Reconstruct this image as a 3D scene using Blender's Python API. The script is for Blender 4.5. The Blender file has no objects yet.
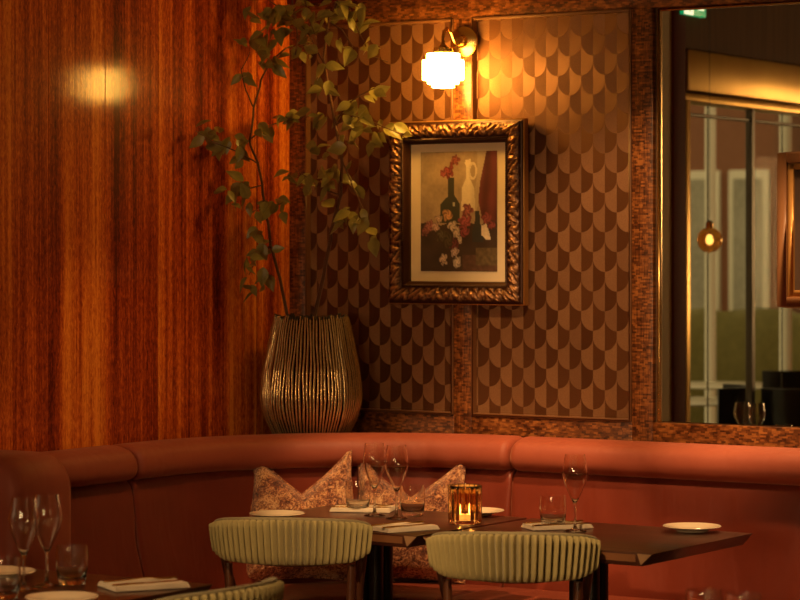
import bpy, bmesh, math, random
from mathutils import Vector, Matrix, noise
random.seed(7)
PI = math.pi
S = bpy.context.scene
COL = S.collection

# ------------------------------------------------------------------ camera
F_PX, HOR = 2560.0, 250.0
TH = math.radians(32.0)
CAM = Vector((5.533, -8.062, 1.65))
FW = Vector((-math.sin(TH), math.cos(TH), 0))
RT = Vector((math.cos(TH), math.sin(TH), 0))
cd = bpy.data.cameras.new('camera'); cam = bpy.data.objects.new('camera', cd); COL.objects.link(cam)
cam.location = CAM; cam.rotation_euler = (PI/2, 0, TH)
cd.sensor_width = 36; cd.lens = 36*F_PX/800
cd.shift_y = -(300-HOR)/800.0
cd.clip_end = 100
cd.dof.use_dof = True; cd.dof.focus_distance = 8.6; cd.dof.aperture_fstop = 4.4
S.camera = cam

def ray(px): return FW + RT*((px-400)/F_PX)
def at_z(px, py, z):
    d = F_PX*(CAM.z-z)/(py-HOR); p = CAM + ray(px)*d; return Vector((p.x, p.y, z))
def at_d(px, py, d):
    p = CAM + ray(px)*d; p.z = CAM.z - (py-HOR)*d/F_PX; return p
def at_y(px, py, y):
    r = ray(px); return at_d(px, py, (y-CAM.y)/r.y)

# ------------------------------------------------------------------ mesh helpers
class MB:
    def __init__(s): s.v = []; s.f = []
    def add(s, vs, fs):
        o = len(s.v); s.v += [tuple(v) for v in vs]; s.f += [tuple(i+o for i in f) for f in fs]; return s
    def box(s, a, b):
        x0,y0,z0 = a; x1,y1,z1 = b
        return s.add([(x0,y0,z0),(x1,y0,z0),(x1,y1,z0),(x0,y1,z0),(x0,y0,z1),(x1,y0,z1),(x1,y1,z1),(x0,y1,z1)],
              [(0,3,2,1),(4,5,6,7),(0,1,5,4),(1,2,6,5),(2,3,7,6),(3,0,4,7)])
    def lathe(s, prof, n=32, c=(0,0,0), rfun=None):
        vs=[]; fs=[]; m=len(prof)
        for j,(r,z) in enumerate(prof):
            for i in range(n):
                a=2*PI*i/n; rr = r if rfun is None else rfun(r,z,a,j)
                vs.append((c[0]+rr*math.cos(a), c[1]+rr*math.sin(a), c[2]+z))
        for j in range(m-1):
            for i in range(n):
                k=(i+1)%n; fs.append((j*n+i, j*n+k, (j+1)*n+k, (j+1)*n+i))
        fs.append(tuple(range(n-1,-1,-1))) if prof[0][0]>1e-5 else None
        fs.append(tuple((m-1)*n+i for i in range(n))) if prof[-1][0]>1e-5 else None
        return s.add(vs, fs)
    def tube(s, pts, rad, n=10, cap=True):
        pts=[Vector(p) for p in pts]; m=len(pts)
        if not hasattr(rad,'__len__'): rad=[rad]*m
        vs=[]; fs=[]; prev=None
        for j,p in enumerate(pts):
            t=(pts[min(j+1,m-1)]-pts[max(j-1,0)]).normalized()
            if prev is None:
                up=Vector((0,0,1)) if abs(t.z)<.9 else Vector((1,0,0))
                a=t.cross(up).normalized()
            else:
                a=(prev-t*prev.dot(t)).normalized()
            b=t.cross(a); prev=a
            for i in range(n):
                w=2*PI*i/n; vs.append(p+(a*math.cos(w)+b*math.sin(w))*rad[j])
        for j in range(m-1):
            for i in range(n):
                k=(i+1)%n; fs.append((j*n+i, j*n+k, (j+1)*n+k, (j+1)*n+i))
        if cap:
            fs.append(tuple(range(n-1,-1,-1))); fs.append(tuple((m-1)*n+i for i in range(n)))
        return s.add(vs, fs)
    def grid(s, rows, closed_u=False, cap=False):
        m=len(rows); n=len(rows[0]); vs=[v for r in rows for v in r]; fs=[]
        for j in range(m-1):
            for i in range(n if closed_u else n-1):
                k=(i+1)%n; fs.append((j*n+i, j*n+k, (j+1)*n+k, (j+1)*n+i))
        if cap:
            fs.append(tuple(range(n-1,-1,-1))); fs.append(tuple((m-1)*n+i for i in range(n)))
        return s.add(vs, fs)
    def build(s, name, mat, parent=None, smooth=True, bevel=0, seg=2, loc=None, fix=True, angle=40):
        me=bpy.data.meshes.new(name); me.from_pydata(s.v,[],s.f); me.update()
        bm=bmesh.new(); bm.from_mesh(me)
        if fix:
            bmesh.ops.remove_doubles(bm, verts=bm.verts, dist=1e-6)
            bmesh.ops.recalc_face_normals(bm, faces=bm.faces)
        if bevel:
            es=[e for e in bm.edges if len(e.link_faces)==2 and e.calc_face_angle(0)>.5]
            bmesh.ops.bevel(bm, geom=es, offset=bevel, segments=seg, affect='EDGES', profile=.5)
        bm.to_mesh(me); bm.free()
        if smooth:
            for p in me.polygons: p.use_smooth=True
            try: me.set_sharp_from_angle(angle=math.radians(angle))
            except Exception: pass
        me.materials.append(mat)
        o=bpy.data.objects.new(name, me); COL.objects.link(o)
        if parent: o.parent=parent
        if loc is not None: o.location=loc
        return o

def tag(o, label=None, cat=None, group=None, kind=None):
    if label: o['label']=label
    if cat: o['category']=cat
    if group: o['group']=group
    if kind: o['kind']=kind
    return o
def thing(name, label, cat, loc=(0,0,0), rz=0, group=None):
    o=bpy.data.objects.new(name,None); COL.objects.link(o); o.empty_display_size=.05
    o.location=loc; o.rotation_euler=(0,0,rz); return tag(o,label,cat,group)
def dup(root, label, loc, rz=0, group=None):
    r=root.copy(); COL.objects.link(r); r.location=loc; r.rotation_euler=(0,0,rz); r['label']=label
    if group: r['group']=group
    for ch in list(root.children):
        c=ch.copy(); COL.objects.link(c); c.parent=r
        for g in list(ch.children):
            k=g.copy(); COL.objects.link(k); k.parent=c
    return r
def struct(o): o['kind']='structure'; return o

# ------------------------------------------------------------------ material helpers
class NT:
    def __init__(s, name):
        s.m=bpy.data.materials.new(name); s.m.use_nodes=True; s.t=s.m.node_tree; s.N=s.t.nodes; s.L=s.t.links
        s.b=s.N['Principled BSDF']; s.out=s.N['Material Output']
    def n(s, typ, **kw):
        x=s.N.new(typ)
        for k,v in kw.items(): setattr(x,k,v)
        return x
    def put(s, sock, v):
        if hasattr(v,'is_output') or isinstance(v,bpy.types.NodeSocket): s.L.new(v,sock)
        else: sock.default_value=v
    def math(s, op, a, b=0.0, c=0.0):
        x=s.n('ShaderNodeMath',operation=op); s.put(x.inputs[0],a); s.put(x.inputs[1],b); s.put(x.inputs[2],c); return x.outputs[0]
    def obj(s): return s.n('ShaderNodeTexCoord').outputs['Object']
    def xyz(s, v):
        x=s.n('ShaderNodeSeparateXYZ'); s.put(x.inputs[0],v); return x.outputs
    def comb(s,x,y,z):
        c=s.n('ShaderNodeCombineXYZ'); s.put(c.inputs[0],x); s.put(c.inputs[1],y); s.put(c.inputs[2],z); return c.outputs[0]
    def mapping(s, v, scale=(1,1,1), loc=(0,0,0), rot=(0,0,0)):
        x=s.n('ShaderNodeMapping'); s.put(x.inputs[0],v); x.inputs['Scale'].default_value=scale
        x.inputs['Location'].default_value=loc; x.inputs['Rotation'].default_value=rot; return x.outputs[0]
    def noise(s, v, scale=5, detail=4, rough=.55, dist=0):
        x=s.n('ShaderNodeTexNoise'); s.put(x.inputs['Vector'],v); x.inputs['Scale'].default_value=scale
        x.inputs['Detail'].default_value=detail; x.inputs['Roughness'].default_value=rough; x.inputs['Distortion'].default_value=dist
        return x.outputs['Fac']
    def ramp(s, f, stops, interp='LINEAR'):
        x=s.n('ShaderNodeValToRGB'); s.put(x.inputs[0],f); cr=x.color_ramp; cr.interpolation=interp
        while len(cr.elements)<len(stops): cr.elements.new(.5)
        for e,(p,c) in zip(cr.elements,stops): e.position=p; e.color=(*c,1) if len(c)==3 else c
        return x.outputs[0]
    def mix(s, f, a, b, blend='MIX'):
        x=s.n('ShaderNodeMix',data_type='RGBA',blend_type=blend)
        s.put(x.inputs[0],f)
        for i,v in ((6,a),(7,b)):
            if isinstance(v,tuple): v=(*v,1) if len(v)==3 else v
            s.put(x.inputs[i],v)
        return x.outputs[2]
    def bump(s, h, strength=.3, dist=.01):
        x=s.n('ShaderNodeBump'); x.inputs['Strength'].default_value=strength; x.inputs['Distance'].default_value=dist
        s.put(x.inputs['Height'],h); s.L.new(x.outputs[0],s.b.inputs['Normal']); return x
    def set(s, **kw):
        for k,v in kw.items():
            k={'color':'Base Color','rough':'Roughness','metal':'Metallic','spec':'Specular IOR Level','coat':'Coat Weight','coatr':'Coat Roughness',
               'trans':'Transmission Weight','ior':'IOR','emit':'Emission Color','estr':'Emission Strength','sheen':'Sheen Weight','sheenr':'Sheen Roughness'}[k]
            if isinstance(v,tuple) and len(v)==3: v=(*v,1)
            s.put(s.b.inputs[k],v)
        return s
def simple(name, color, rough=.5, **kw): return NT(name).set(color=color, rough=rough, **kw).m

M={}
# left wall: lacquered ribbon-figured veneer, planks along Y
t=NT('ribbon_veneer'); X=t.xyz(t.obj())
plank=t.math('FLOOR',t.math('DIVIDE',t.math('ADD',X[1],.22),.301))
wn=t.n('ShaderNodeTexWhiteNoise',noise_dimensions='1D'); t.put(wn.inputs['W'],plank); off=wn.outputs['Value']
yy=t.math('ADD',X[1],t.math('MULTIPLY',off,7.3)); zz=t.math('ADD',X[2],t.math('MULTIPLY',off,3.1))
v=t.comb(0.0,yy,zz)
g1=t.noise(t.mapping(v,(1,12,.28)),1.0,3,.55)
g2=t.noise(t.mapping(v,(1,95,1.1)),1.0,3,.6)
g3=t.noise(t.mapping(v,(1,120,38)),1.0,3,.65,.8)
h=t.math('ADD',t.math('MULTIPLY',g1,.58),t.math('ADD',t.math('MULTIPLY',g2,.20),t.math('MULTIPLY',g3,.30)))
h=t.math('ADD',h,t.math('MULTIPLY',t.math('SUBTRACT',off,.5),.05))
c=t.ramp(h,[(.42,(.10,.008,.002)),(.50,(.34,.046,.006)),(.57,(.66,.135,.014)),(.66,(.95,.33,.040))])
t.set(color=c,rough=.5,spec=.12,coat=.36,coatr=.11); bp=t.bump(t.math('ADD',t.math('MULTIPLY',g2,1.0),g3),.10,.004); b2=t.n('ShaderNodeBump'); b2.inputs['Strength'].default_value=.045; b2.inputs['Distance'].default_value=.004; t.put(b2.inputs['Height'],t.math('ADD',g2,g3)); t.L.new(b2.outputs[0],t.b.inputs['Coat Normal']); M['veneer']=t.m

# snakewood-like mottled veneer for stiles and rails
def snake(name, vertical):
    t=NT(name); o=t.obj(); X=t.xyz(o)
    n0=t.noise(t.mapping(o,(160,160,14) if vertical else (30,160,60)),1,3,.6,.3)
    rw=t.math('FLOOR',t.math('DIVIDE',X[2],.0062)); w1=t.n('ShaderNodeTexWhiteNoise',noise_dimensions='1D'); t.put(w1.inputs['W'],rw)
    cl=t.math('FLOOR',t.math('ADD',t.math('DIVIDE',X[0],.016),t.math('MULTIPLY',w1.outputs['Value'],9.0)))
    w2=t.n('ShaderNodeTexWhiteNoise',noise_dimensions='2D'); t.put(w2.inputs['Vector'],t.comb(cl,rw,0.0))
    n1=t.noise(t.mapping(o,(9,9,12)),1,3)
    h=t.math('ADD',t.math('ADD',t.math('MULTIPLY',w2.outputs['Value'],.26),t.math('MULTIPLY',n0,.5)),t.math('MULTIPLY',n1,.32))
    c=t.ramp(h,[(.38,(.04,.010,.003)),(.55,(.145,.045,.012)),(.72,(.33,.12,.030))])
    t.set(color=c,rough=.33,coat=.3,coatr=.2); t.bump(h,.06,.002); return t.m
M['snakev']=snake('mottled_veneer_upright',True); M['snakeh']=snake('mottled_veneer_rail',False)

# scallop wallpaper
t=NT('scallop_wallpaper'); X=t.xyz(t.obj()); W,Pt,R=.0945,.0700,.0472
zr=t.math('DIVIDE',t.math('SUBTRACT',3.02,X[2]),Pt); k=t.math('FLOOR',zr); q=t.math('MULTIPLY',t.math('SUBTRACT',zr,k),Pt)
xw=t.math('DIVIDE',t.math('ADD',X[0],.03),W)
def cell(kk):
    par=t.math('MULTIPLY',t.math('FLOORED_MODULO',kk,2.0),.5); a=t.math('ADD',xw,par); i=t.math('FLOOR',a)
    return i, t.math('SUBTRACT',t.math('SUBTRACT',a,i),.5)
i0,l0=cell(k); k1=t.math('ADD',k,1.0); i1,l1=cell(k1)
dx=t.math('MULTIPLY',l0,W); r2=t.math('ADD',t.math('MULTIPLY',dx,dx),t.math('MULTIPLY',q,q))
ins=t.math('LESS_THAN',r2,R*R)
def sel(a,b): return t.math('ADD',t.math('MULTIPLY',ins,a),t.math('MULTIPLY',t.math('SUBTRACT',1.0,ins),b))
lx=sel(l0,l1); ci=sel(i0,i1); ck=sel(k,k1)
wn=t.n('ShaderNodeTexWhiteNoise',noise_dimensions='2D'); t.put(wn.inputs['Vector'],t.comb(ci,ck,0.0)); rnd=wn.outputs['Value']
half=t.math('LESS_THAN',lx,0.0)
fn=t.noise(t.mapping(t.obj(),(1,1,1)),260,3,.7)
lightc=t.mix(rnd,(.25,.112,.046),(.36,.172,.072)); darkc=t.mix(rnd,(.12,.044,.017),(.18,.072,.028))  # sheen difference of the two scale halves put into their colour
c=t.mix(half,darkc,lightc); c=t.mix(t.math('MULTIPLY',fn,.7),c,(.10,.042,.016))
t.set(color=c,rough=.42,metal=.45,spec=.4)
hh=t.math('MULTIPLY',t.math('ABSOLUTE',lx),W*.15)
hh=t.math('ADD',hh,t.math('MULTIPLY',fn,.0010))
bp=t.bump(hh,1.0,1.0); M['paper']=t.m

def leather(name, a, b, rough):
    t=NT(name); o=t.obj()
    n1=t.noise(o,7,3); n2=t.noise(o,420,2); n3=t.noise(t.mapping(o,(16,16,2.2)),1,2,.5,.6)
    t.set(color=t.mix(n1,a,b),rough=rough,spec=.4,sheen=.25,sheenr=.4)
    t.put(t.b.inputs['Sheen Tint'],(1,.5,.3,1))
    h=t.math('ADD',t.math('MULTIPLY',n2,.06),n3); t.bump(h,.28,.012); return t.m
M['leather']=leather('terracotta_leather',(.150,.022,.010),(.215,.036,.017),.42)
M['leather_cap']=leather('terracotta_suede',(.24,.043,.021),(.34,.078,.040),.6)

def fabric(name, a, b, rough=.85, scale=300, bs=.3):
    t=NT(name); o=t.obj(); n=t.noise(o,scale,2); n2=t.noise(o,25,2)
    t.set(color=t.mix(t.math('MULTIPLY',t.math('ADD',n,n2),.5),a,b),rough=rough,spec=.2,sheen=.15); t.bump(n,bs,.002); return t.m
M['sage']=fabric('sage_fabric',(.30,.255,.105),(.44,.38,.18))
M['piping']=fabric('piping_cord',(.20,.17,.09),(.36,.32,.2))
M['napkin']=fabric('white_linen',(.62,.53,.40),(.74,.65,.52))
t=NT('crushed_bronze_velvet'); o=t.obj()
n=t.noise(t.mapping(o,(1,1,1),rot=(.4,.3,.7)),62,5,.8,1.5); nb=t.noise(o,14,3)
c=t.ramp(t.math('ADD',t.math('MULTIPLY',n,.72),t.math('MULTIPLY',nb,.28)),[(.41,(.07,.012,.008)),(.48,(.34,.09,.04)),(.53,(.80,.36,.14)),(.59,(1.0,.72,.40))])
t.set(color=c,rough=.40,metal=.45,sheen=.3); t.bump(n,1.0,.010); M['velvet']=t.m

t=NT('dark_table_wood'); o=t.obj(); n=t.noise(t.mapping(o,(3,40,3)),1,3,.6)
t.set(color=t.ramp(n,[(.3,(.030,.009,.005)),(.7,(.085,.026,.012))]),rough=.33,coat=.2,coatr=.2); t.bump(n,.06,.002); M['table']=t.m
M['facet']=simple('pale_end_grain',(.34,.20,.10),.5)  # corner triangles, paler than the edge strip
M['edge']=simple('table_edge_wood',(.20,.085,.035),.4)
t=NT('walnut'); o=t.obj(); n=t.noise(t.mapping(o,(40,40,4)),1,3); t.set(color=t.ramp(n,[(.3,(.045,.016,.008)),(.7,(.12,.045,.02))]),rough=.32,coat=.2); M['walnut']=t.m
M['black']=simple('black_metal',(.012,.010,.009),.35,metal=.3)
M['brass']=NT('aged_brass').set(color=(.60,.38,.13),rough=.26,metal=1.0).m
t=NT('brushed_brass_sheet'); n=t.noise(t.mapping(t.obj(),(3,3,3)),1,3); t.set(color=t.mix(n,(.62,.40,.10),(.40,.23,.05)),rough=.3,metal=.85); M['brasssheet']=t.m
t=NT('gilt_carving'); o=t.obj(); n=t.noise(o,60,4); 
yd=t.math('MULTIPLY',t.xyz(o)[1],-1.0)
pm=t.ramp(t.math('DIVIDE',t.math('SUBTRACT',yd,.046),.018),[(.15,(0,0,0)),(.75,(1,1,1))])  # shade of the carved recesses put into the colour, by depth
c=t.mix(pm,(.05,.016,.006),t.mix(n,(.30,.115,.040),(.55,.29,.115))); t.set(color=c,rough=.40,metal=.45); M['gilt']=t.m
M['giltside']=NT('gilt_band').set(color=(.44,.22,.06),rough=.36,metal=.6).m
M['mat']=fabric('cream_mount_board',(.80,.64,.42),(.84,.70,.48),.9,200,.05)
t=NT('painting'); a=t.n('ShaderNodeVertexColor',layer_name='paint'); nz=t.noise(t.obj(),140,3)
t.set(color=t.mix(t.math('MULTIPLY',nz,.25),a.outputs[0],(.10,.055,.03)),rough=.45); t.bump(nz,.15,.002); M['paint']=t.m
M['ceramic']=simple('cream_porcelain',(.74,.63,.46),.22,coat=.4)
M['glass']=NT('clear_glass').set(color=(1,.97,.92),rough=.0,trans=1.0,ior=1.50,spec=1.0).m
M['amber']=NT('amber_ribbed_glass').set(color=(.80,.50,.20),rough=.03,trans=1.0,ior=1.45).m
M['wax']=NT('candle_wax').set(color=(.9,.75,.5),rough=.5,emit=(1,.55,.15),estr=1.2).m
M['flame']=NT('candle_flame').set(color=(1,.7,.3),emit=(1,.55,.16),estr=120.0).m
M['opal']=NT('lit_opal_glass').set(color=(1,.95,.85),rough=.25,emit=(1.0,.48,.075),estr=50.0).m
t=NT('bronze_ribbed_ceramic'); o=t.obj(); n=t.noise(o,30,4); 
va=t.n('ShaderNodeVertexColor',layer_name='rib'); pm=t.ramp(va.outputs[0],[(.25,(0,0,0)),(.85,(1,1,1))])  # groove shade put into the colour, dark between the ribs
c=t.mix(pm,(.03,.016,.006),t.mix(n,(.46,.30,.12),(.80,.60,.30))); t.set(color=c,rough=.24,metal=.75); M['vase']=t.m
M['vase_in']=simple('vase_inside',(.03,.016,.008),.7)
t=NT('leaf_green'); o=t.obj(); n=t.noise(o,9,2); n2=t.noise(o,60,2)
c=t.mix(n,(.03,.04,.008),(.36,.31,.075)); c=t.mix(t.math('MULTIPLY',n2,.5),c,(.46,.40,.13)); t.set(color=c,rough=.32,spec=.4)
t.b.inputs['Subsurface Weight'].default_value=.0
tr=t.n('ShaderNodeBsdfTranslucent'); t.put(tr.inputs[0],c); mx=t.n('ShaderNodeMixShader'); mx.inputs[0].default_value=.2
t.L.new(t.b.outputs[0],mx.inputs[1]); t.L.new(tr.outputs[0],mx.inputs[2]); t.L.new(mx.outputs[0],t.out.inputs[0]); M['leaf']=t.m
M['stem']=fabric('brown_stem',(.07,.03,.012),(.16,.075,.035),.7,90)
M['mirror']=NT('mirror_silver').set(color=(.86,.80,.66),rough=.0,metal=1.0).m
M['bevelglass']=NT('mirror_bevel').set(color=(.9,.85,.72),rough=.08,metal=1.0).m
M['plainwood']=simple('brown_frame_wood',(.15,.062,.022),.45)
M['darkart']=fabric('dark_canvas',(.02,.012,.008),(.07,.035,.02),.6,20,.1)
t=NT('floor_boards'); o=t.obj(); n=t.noise(t.mapping(o,(2,30,1)),1,3); t.set(color=t.ramp(n,[(.3,(.06,.022,.01)),(.7,(.14,.055,.024))]),rough=.4); M['floor']=t.m
M['ceil']=fabric('ceiling_plaster',(.42,.32,.20),(.46,.36,.24),.9,120,.1)
M['plaster']=fabric('brown_plaster',(.20,.11,.05),(.25,.14,.07),.9,80,.1)
t=NT('shaded_veneer'); n=t.noise(t.mapping(t.obj(),(1,30,1.2)),1,3); t.set(color=t.mix(n,(.07,.03,.010),(.16,.075,.026)),rough=.7,spec=.08); M['darkened']=t.m  # wall veneer again, the soffit's low light put into its colour
M['beige']=fabric('olive_beige_paint',(.36,.27,.13),(.42,.32,.16),.7,60,.05)
M['cherry']=NT('dark_cherry_wood').set(color=(.10,.016,.006),rough=.7,spec=.08).m
M['shadowgap']=simple('shadow_reveal',(.010,.007,.005),.8,spec=.05)  # near-black colour stands for the shade inside the reveal
M['bronze']=simple('dark_bronze',(.05,.03,.012),.4,metal=.4)
M['pane']=NT('window_glass').set(color=(.95,.95,.9),rough=.0,trans=1.0,ior=1.02).m
M['signgreen']=NT('sign_green').set(color=(.0,.25,.09),rough=.4,emit=(0,.32,.12),estr=.9).m
M['signwhite']=NT('sign_white').set(color=(.9,.9,.8),rough=.4,emit=(.95,1,.75),estr=1.1).m
M['paneglow']=NT('glowing_pane').set(color=(.8,.8,.75),emit=(1,.62,.28),estr=34.0).m  # panes emit by themselves, for glints and warm frontal fill
M['bulb']=NT('warm_bulb').set(color=(1,.8,.5),emit=(1,.6,.2),estr=7.0).m
M['smoke']=NT('smoked_brass_glass').set(color=(.85,.62,.28),rough=.06,trans=.55,metal=.4,ior=1.2).m

# ================================================================== SETTING
RX, RY, CZ = 9.0, -11.0, 3.0
struct(MB().box((-.3,RY,-.1),(RX,.3,0)).build('floor',M['floor'],smooth=False))
struct(MB().box((-.3,RY,CZ),(RX,.3,CZ+.1)).build('ceiling',M['ceil'],smooth=False))
# left wall: veneer planks to Y=-3.1, then the window bay
wl=MB()
ys=[0.0]
y=-.22
while y>-3.0: ys.append(y); y-=.301
ys.append(-3.0)
for a,b in zip(ys[:-1],ys[1:]): wl.box((-.03,b+.0012,0),(0,a-.0012,CZ))
wl.box((-.2,-3.0,0),(-.03,0,CZ))
struct(wl.build('wall_left',M['veneer'],smooth=True,bevel=.0012,seg=1))
YJ=-3.50; YE=-7.6
wj=struct(MB().box((-.2,-3.27,0),(.0,-3.0,CZ)).build('trim_1',M['beige'],smooth=False))
struct(MB().box((-.2,-3.41,0),(.012,-3.27,CZ)).build('trim_2',M['cherry'],bevel=.006))
struct(MB().box((-.2,YJ,0),(-.08,-3.41,2.66)).build('trim_3',M['shadowgap'],smooth=False))
struct(MB().box((-.2,YE,2.655),(.0,-3.41,CZ)).build('wall_left_soffit',M['darkened'],smooth=False))
struct(MB().box((-.2,RY,0),(.0,YE,CZ)).build('wall_left_far',M['veneer'],smooth=False))
struct(MB().box((-.2,YE,2.45),(-.02,YJ,2.655)).build('trim_4',M['brasssheet'],bevel=.004))
struct(MB().box((-.2,YE,2.40),(-.05,YJ,2.44)).build('trim_5',M['brasssheet'],bevel=.004))
struct(MB().box((-.2,YJ-.05,0),(-.03,YJ,2.40)).build('trim_6',M['brasssheet'],bevel=.004))
# glazing
wm=MB()
for yy_ in (-4.47,-5.35,-6.2,-7.0): wm.box((-.14,yy_-.02,0),(-.10,yy_+.02,2.40))
for yy_ in (-3.95,-4.9,-5.8,-6.6): wm.box((-.13,yy_-.003,0),(-.12,yy_+.003,2.40))
for zz_ in (2.34,.05): wm.box((-.14,YE,zz_-.008),(-.11,YJ-.05,zz_+.008))
wf=struct(wm.build('window_1',M['bronze'],bevel=.003,seg=1))
MB().box((-.128,YE,0),(-.122,YJ-.05,2.40)).build('pane',M['pane'],wf,smooth=False)
# back, right, front walls
wb=struct(MB().box((-.3,0.03,0),(RX,.3,CZ)).build('wall_back',M['plaster'],smooth=False))
struct(MB().box((RX,RY,0),(RX+.2,.3,CZ)).build('wall_right',M['plaster'],smooth=False))
struct(MB().box((-.3,RY-.2,0),(RX,RY,CZ)).build('wall_front',M['plaster'],smooth=False))
for kk,(xa,xb) in enumerate(((2.1,2.8),(4.2,4.9))):  # unseen windows added behind the camera for glass glints and fill
    fw=MB()
    for xx in (xa,(xa+xb)/2,xb): fw.box((xx-.04,RY,1.12),(xx+.04,RY+.06,2.46))
    for zz_ in (1.12,2.40): fw.box((xa,RY,zz_),(xb,RY+.06,zz_+.06))
    f2=struct(fw.build('window_%d'%(kk+2),M['plainwood'],smooth=False))
    MB().box((xa+.02,RY,1.16),(xb-.02,RY+.02,2.42)).build('pane',M['paneglow'],f2,smooth=False)
def bx(px): return at_y(px,250,0).x
ZL,ZT=1.047,2.497
st=[(0.0,bx(306)),(bx(454),bx(472)),(bx(632),bx(653)),(3.35,3.5)]
MIRX0=bx(655.5)
paper=[(st[0][1],st[1][0]),(st[1][1],st[2][0])]
for a,b in paper: MB().box((a-.005,.018,ZL-.01),(b+.005,.03,ZT+.01)).build('wallpaper_panel',M['paper'],wb,smooth=False)
k=7
for i,(a,b) in enumerate(st):
    struct(MB().box((a,-.004,.0),(b,.03,ZT+.0)).build('trim_%d'%k,M['snakev'],bevel=.003)); k+=1
for (a,b) in ((st[0][1],st[1][0]),(st[1][1],st[2][0]),(st[2][1],st[3][0])):
    struct(MB().box((a,-.002,.86),(b,.03,ZL)).build('trim_%d'%k,M['snakeh'],bevel=.003)); k+=1
struct(MB().box((0,-.004,ZT),(3.5,.03,2.585)).build('trim_%d'%k,M['snakeh'],bevel=.003)); k+=1
struct(MB().box((0,-.022,2.585),(3.5,.03,2.61)).build('trim_%d'%k,M['cherry'],bevel=.004)); k+=1
struct(MB().box((0,-.010,2.61),(3.5,.03,CZ)).build('trim_%d'%k,M['snakeh'],bevel=.003)); k+=1
# slim beads round the papered panels
for a,b in paper:
    m=MB(); w=.009
    for (x0,x1,z0,z1) in ((a,a+w,ZL,ZT),(b-w,b,ZL,ZT),(a+w,b-w,ZL,ZL+w),(a+w,b-w,ZT-w,ZT)): m.box((x0,-.009,z0),(x1,.02,z1))
    struct(m.build('trim_%d'%k,M['plainwood'],bevel=.003)); k+=1
# mirror
mr=thing('wall_mirror','large wall mirror reflecting the windows, above the right of the banquette','mirror',(MIRX0,.02,ZL))
MZ1=ZT-.006; MX1=3.35
MB().box((.012,0,.004),(MX1-MIRX0,.008,MZ1-ZL)).build('mirror_glass',M['mirror'],mr,smooth=False)
m=MB()
for (x0,x1,z0,z1) in ((0,.012,0,MZ1-ZL+.004),(.012,MX1-MIRX0,MZ1-ZL-.006,MZ1-ZL+.004)): m.box((x0,-.010,z0),(x1,.008,z1))
m.build('frame',M['brass'],mr,bevel=.003)

# ================================================================== BANQUETTE
T=1.01
def path(o, s):
    """s: distance parameter; s<0 -> right run X=T-s ; 0..1 arc ; >1 left run"""
    if s<0: return Vector((T-s,-o,0))
    if s<=1:
        a=PI/2+s*PI/2; return Vector((T+(T-o)*math.cos(a), -T+(T-o)*math.sin(a),0))
    return Vector((o,-T-(s-1),0))
def smooth_prof(P, it=2):
    for _ in range(it):
        Q=[]
        for i in range(len(P)):
            a=P[i]; b=P[(i+1)%len(P)]
            Q.append((.75*a[0]+.25*b[0],.75*a[1]+.25*b[1])); Q.append((.25*a[0]+.75*b[0],.25*a[1]+.75*b[1]))
        P=Q
    return P
def sweep(prof, s_list, rnd=.02, disp=None):
    cx=sum(p[0] for p in prof)/len(prof); cz=sum(p[1] for p in prof)/len(prof)
    s0,s1=s_list[0],s_list[-1]; sg=1 if s1>s0 else -1
    def ulen(s): return 1.0 if (s<0 or s>1) else 1.35
    rows=[]; ext=[]
    for q in (0,.12,.3,.55,.8): ext.append((s0+sg*rnd*q/ulen(s0), q))
    mid=[(s,1) for s in s_list if (s-s0)*sg>rnd/ulen(s0) and (s1-s)*sg>rnd/ulen(s1)]
    end=[(s1-sg*rnd*q/ulen(s1), q) for q in (.8,.55,.3,.12,0)]
    for s,q in ext+[(s0+sg*rnd/ulen(s0),1)]+mid+[(s1-sg*rnd/ulen(s1),1)]+end:
        ins=rnd*(1-math.sqrt(max(0,1-(1-q)**2)))
        row=[]
        for (o,z) in prof:
            d=math.hypot(o-cx,z-cz) or 1; f=max(0,1-ins/d); oo=cx+(o-cx)*f; z2=cz+(z-cz)*f
            if disp: oo+=disp(s,oo,z2)
            p=path(oo,s); row.append((p.x,p.y,z2))
        rows.append(row)
    return MB().grid(rows,closed_u=True,cap=True)
def srange(a,b,step):
    n=max(2,int(abs(b-a)/step)); return [a+(b-a)*i/n for i in range(n+1)]
CAPP=smooth_prof([(.02,.862),(.02,.970),(.05,.986),(.12,.986),(.178,.964),(.196,.915),(.185,.878),(.13,.862)])
BACKP=smooth_prof([(.03,.42),(.03,.872),(.08,.878),(.15,.872),(.165,.80),(.178,.66),(.205,.55),(.225,.47),(.225,.42)])
SEATP=smooth_prof([(.12,.36),(.12,.455),(.2,.462),(.32,.472),(.56,.474),(.645,.468),(.67,.43),(.668,.375),(.64,.36)])
def crease(s,o,z):
    if o<.1 or z>.84: return 0
    v=0
    for c,w,a in ((.28,.018,.006),(.36,.016,.007),(.43,.02,.006),(.20,.02,.005),(.62,.03,.004),(.52,.02,.004)):
        cc=c+(z-.7)*.12; v-=a*math.exp(-((s-cc)/w)**2)*max(0,min(1,(.84-z)/.1))
    for c,w,a in ((-.35,.03,.004),(-.62,.04,.005),(-.9,.05,.004),(-1.2,.04,.004)):
        cc=c+(z-.7)*.3; v-=a*math.exp(-((s-cc)/w)**2)*max(0,min(1,(.84-z)/.1))
    return v
def capcrease(s,o,z):
    if o<.06: return 0
    v=0
    for c in (.20,.23,.265,.30,.335):
        cc=c+(z-.92)*.35; v-=.0032*math.exp(-((s-cc)/.010)**2)
    for c in (1.02,1.06): v-=.002*math.exp(-((s-c)/.012)**2)
    return v
bq=thing('banquette','long terracotta leather corner banquette curving round under the panelled walls','banquette',(0,0,0))
segs=[srange(-2.5,-.052,.03), srange(-.046,1.155,.0125), srange(1.161,1.60,.02)]
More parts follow.
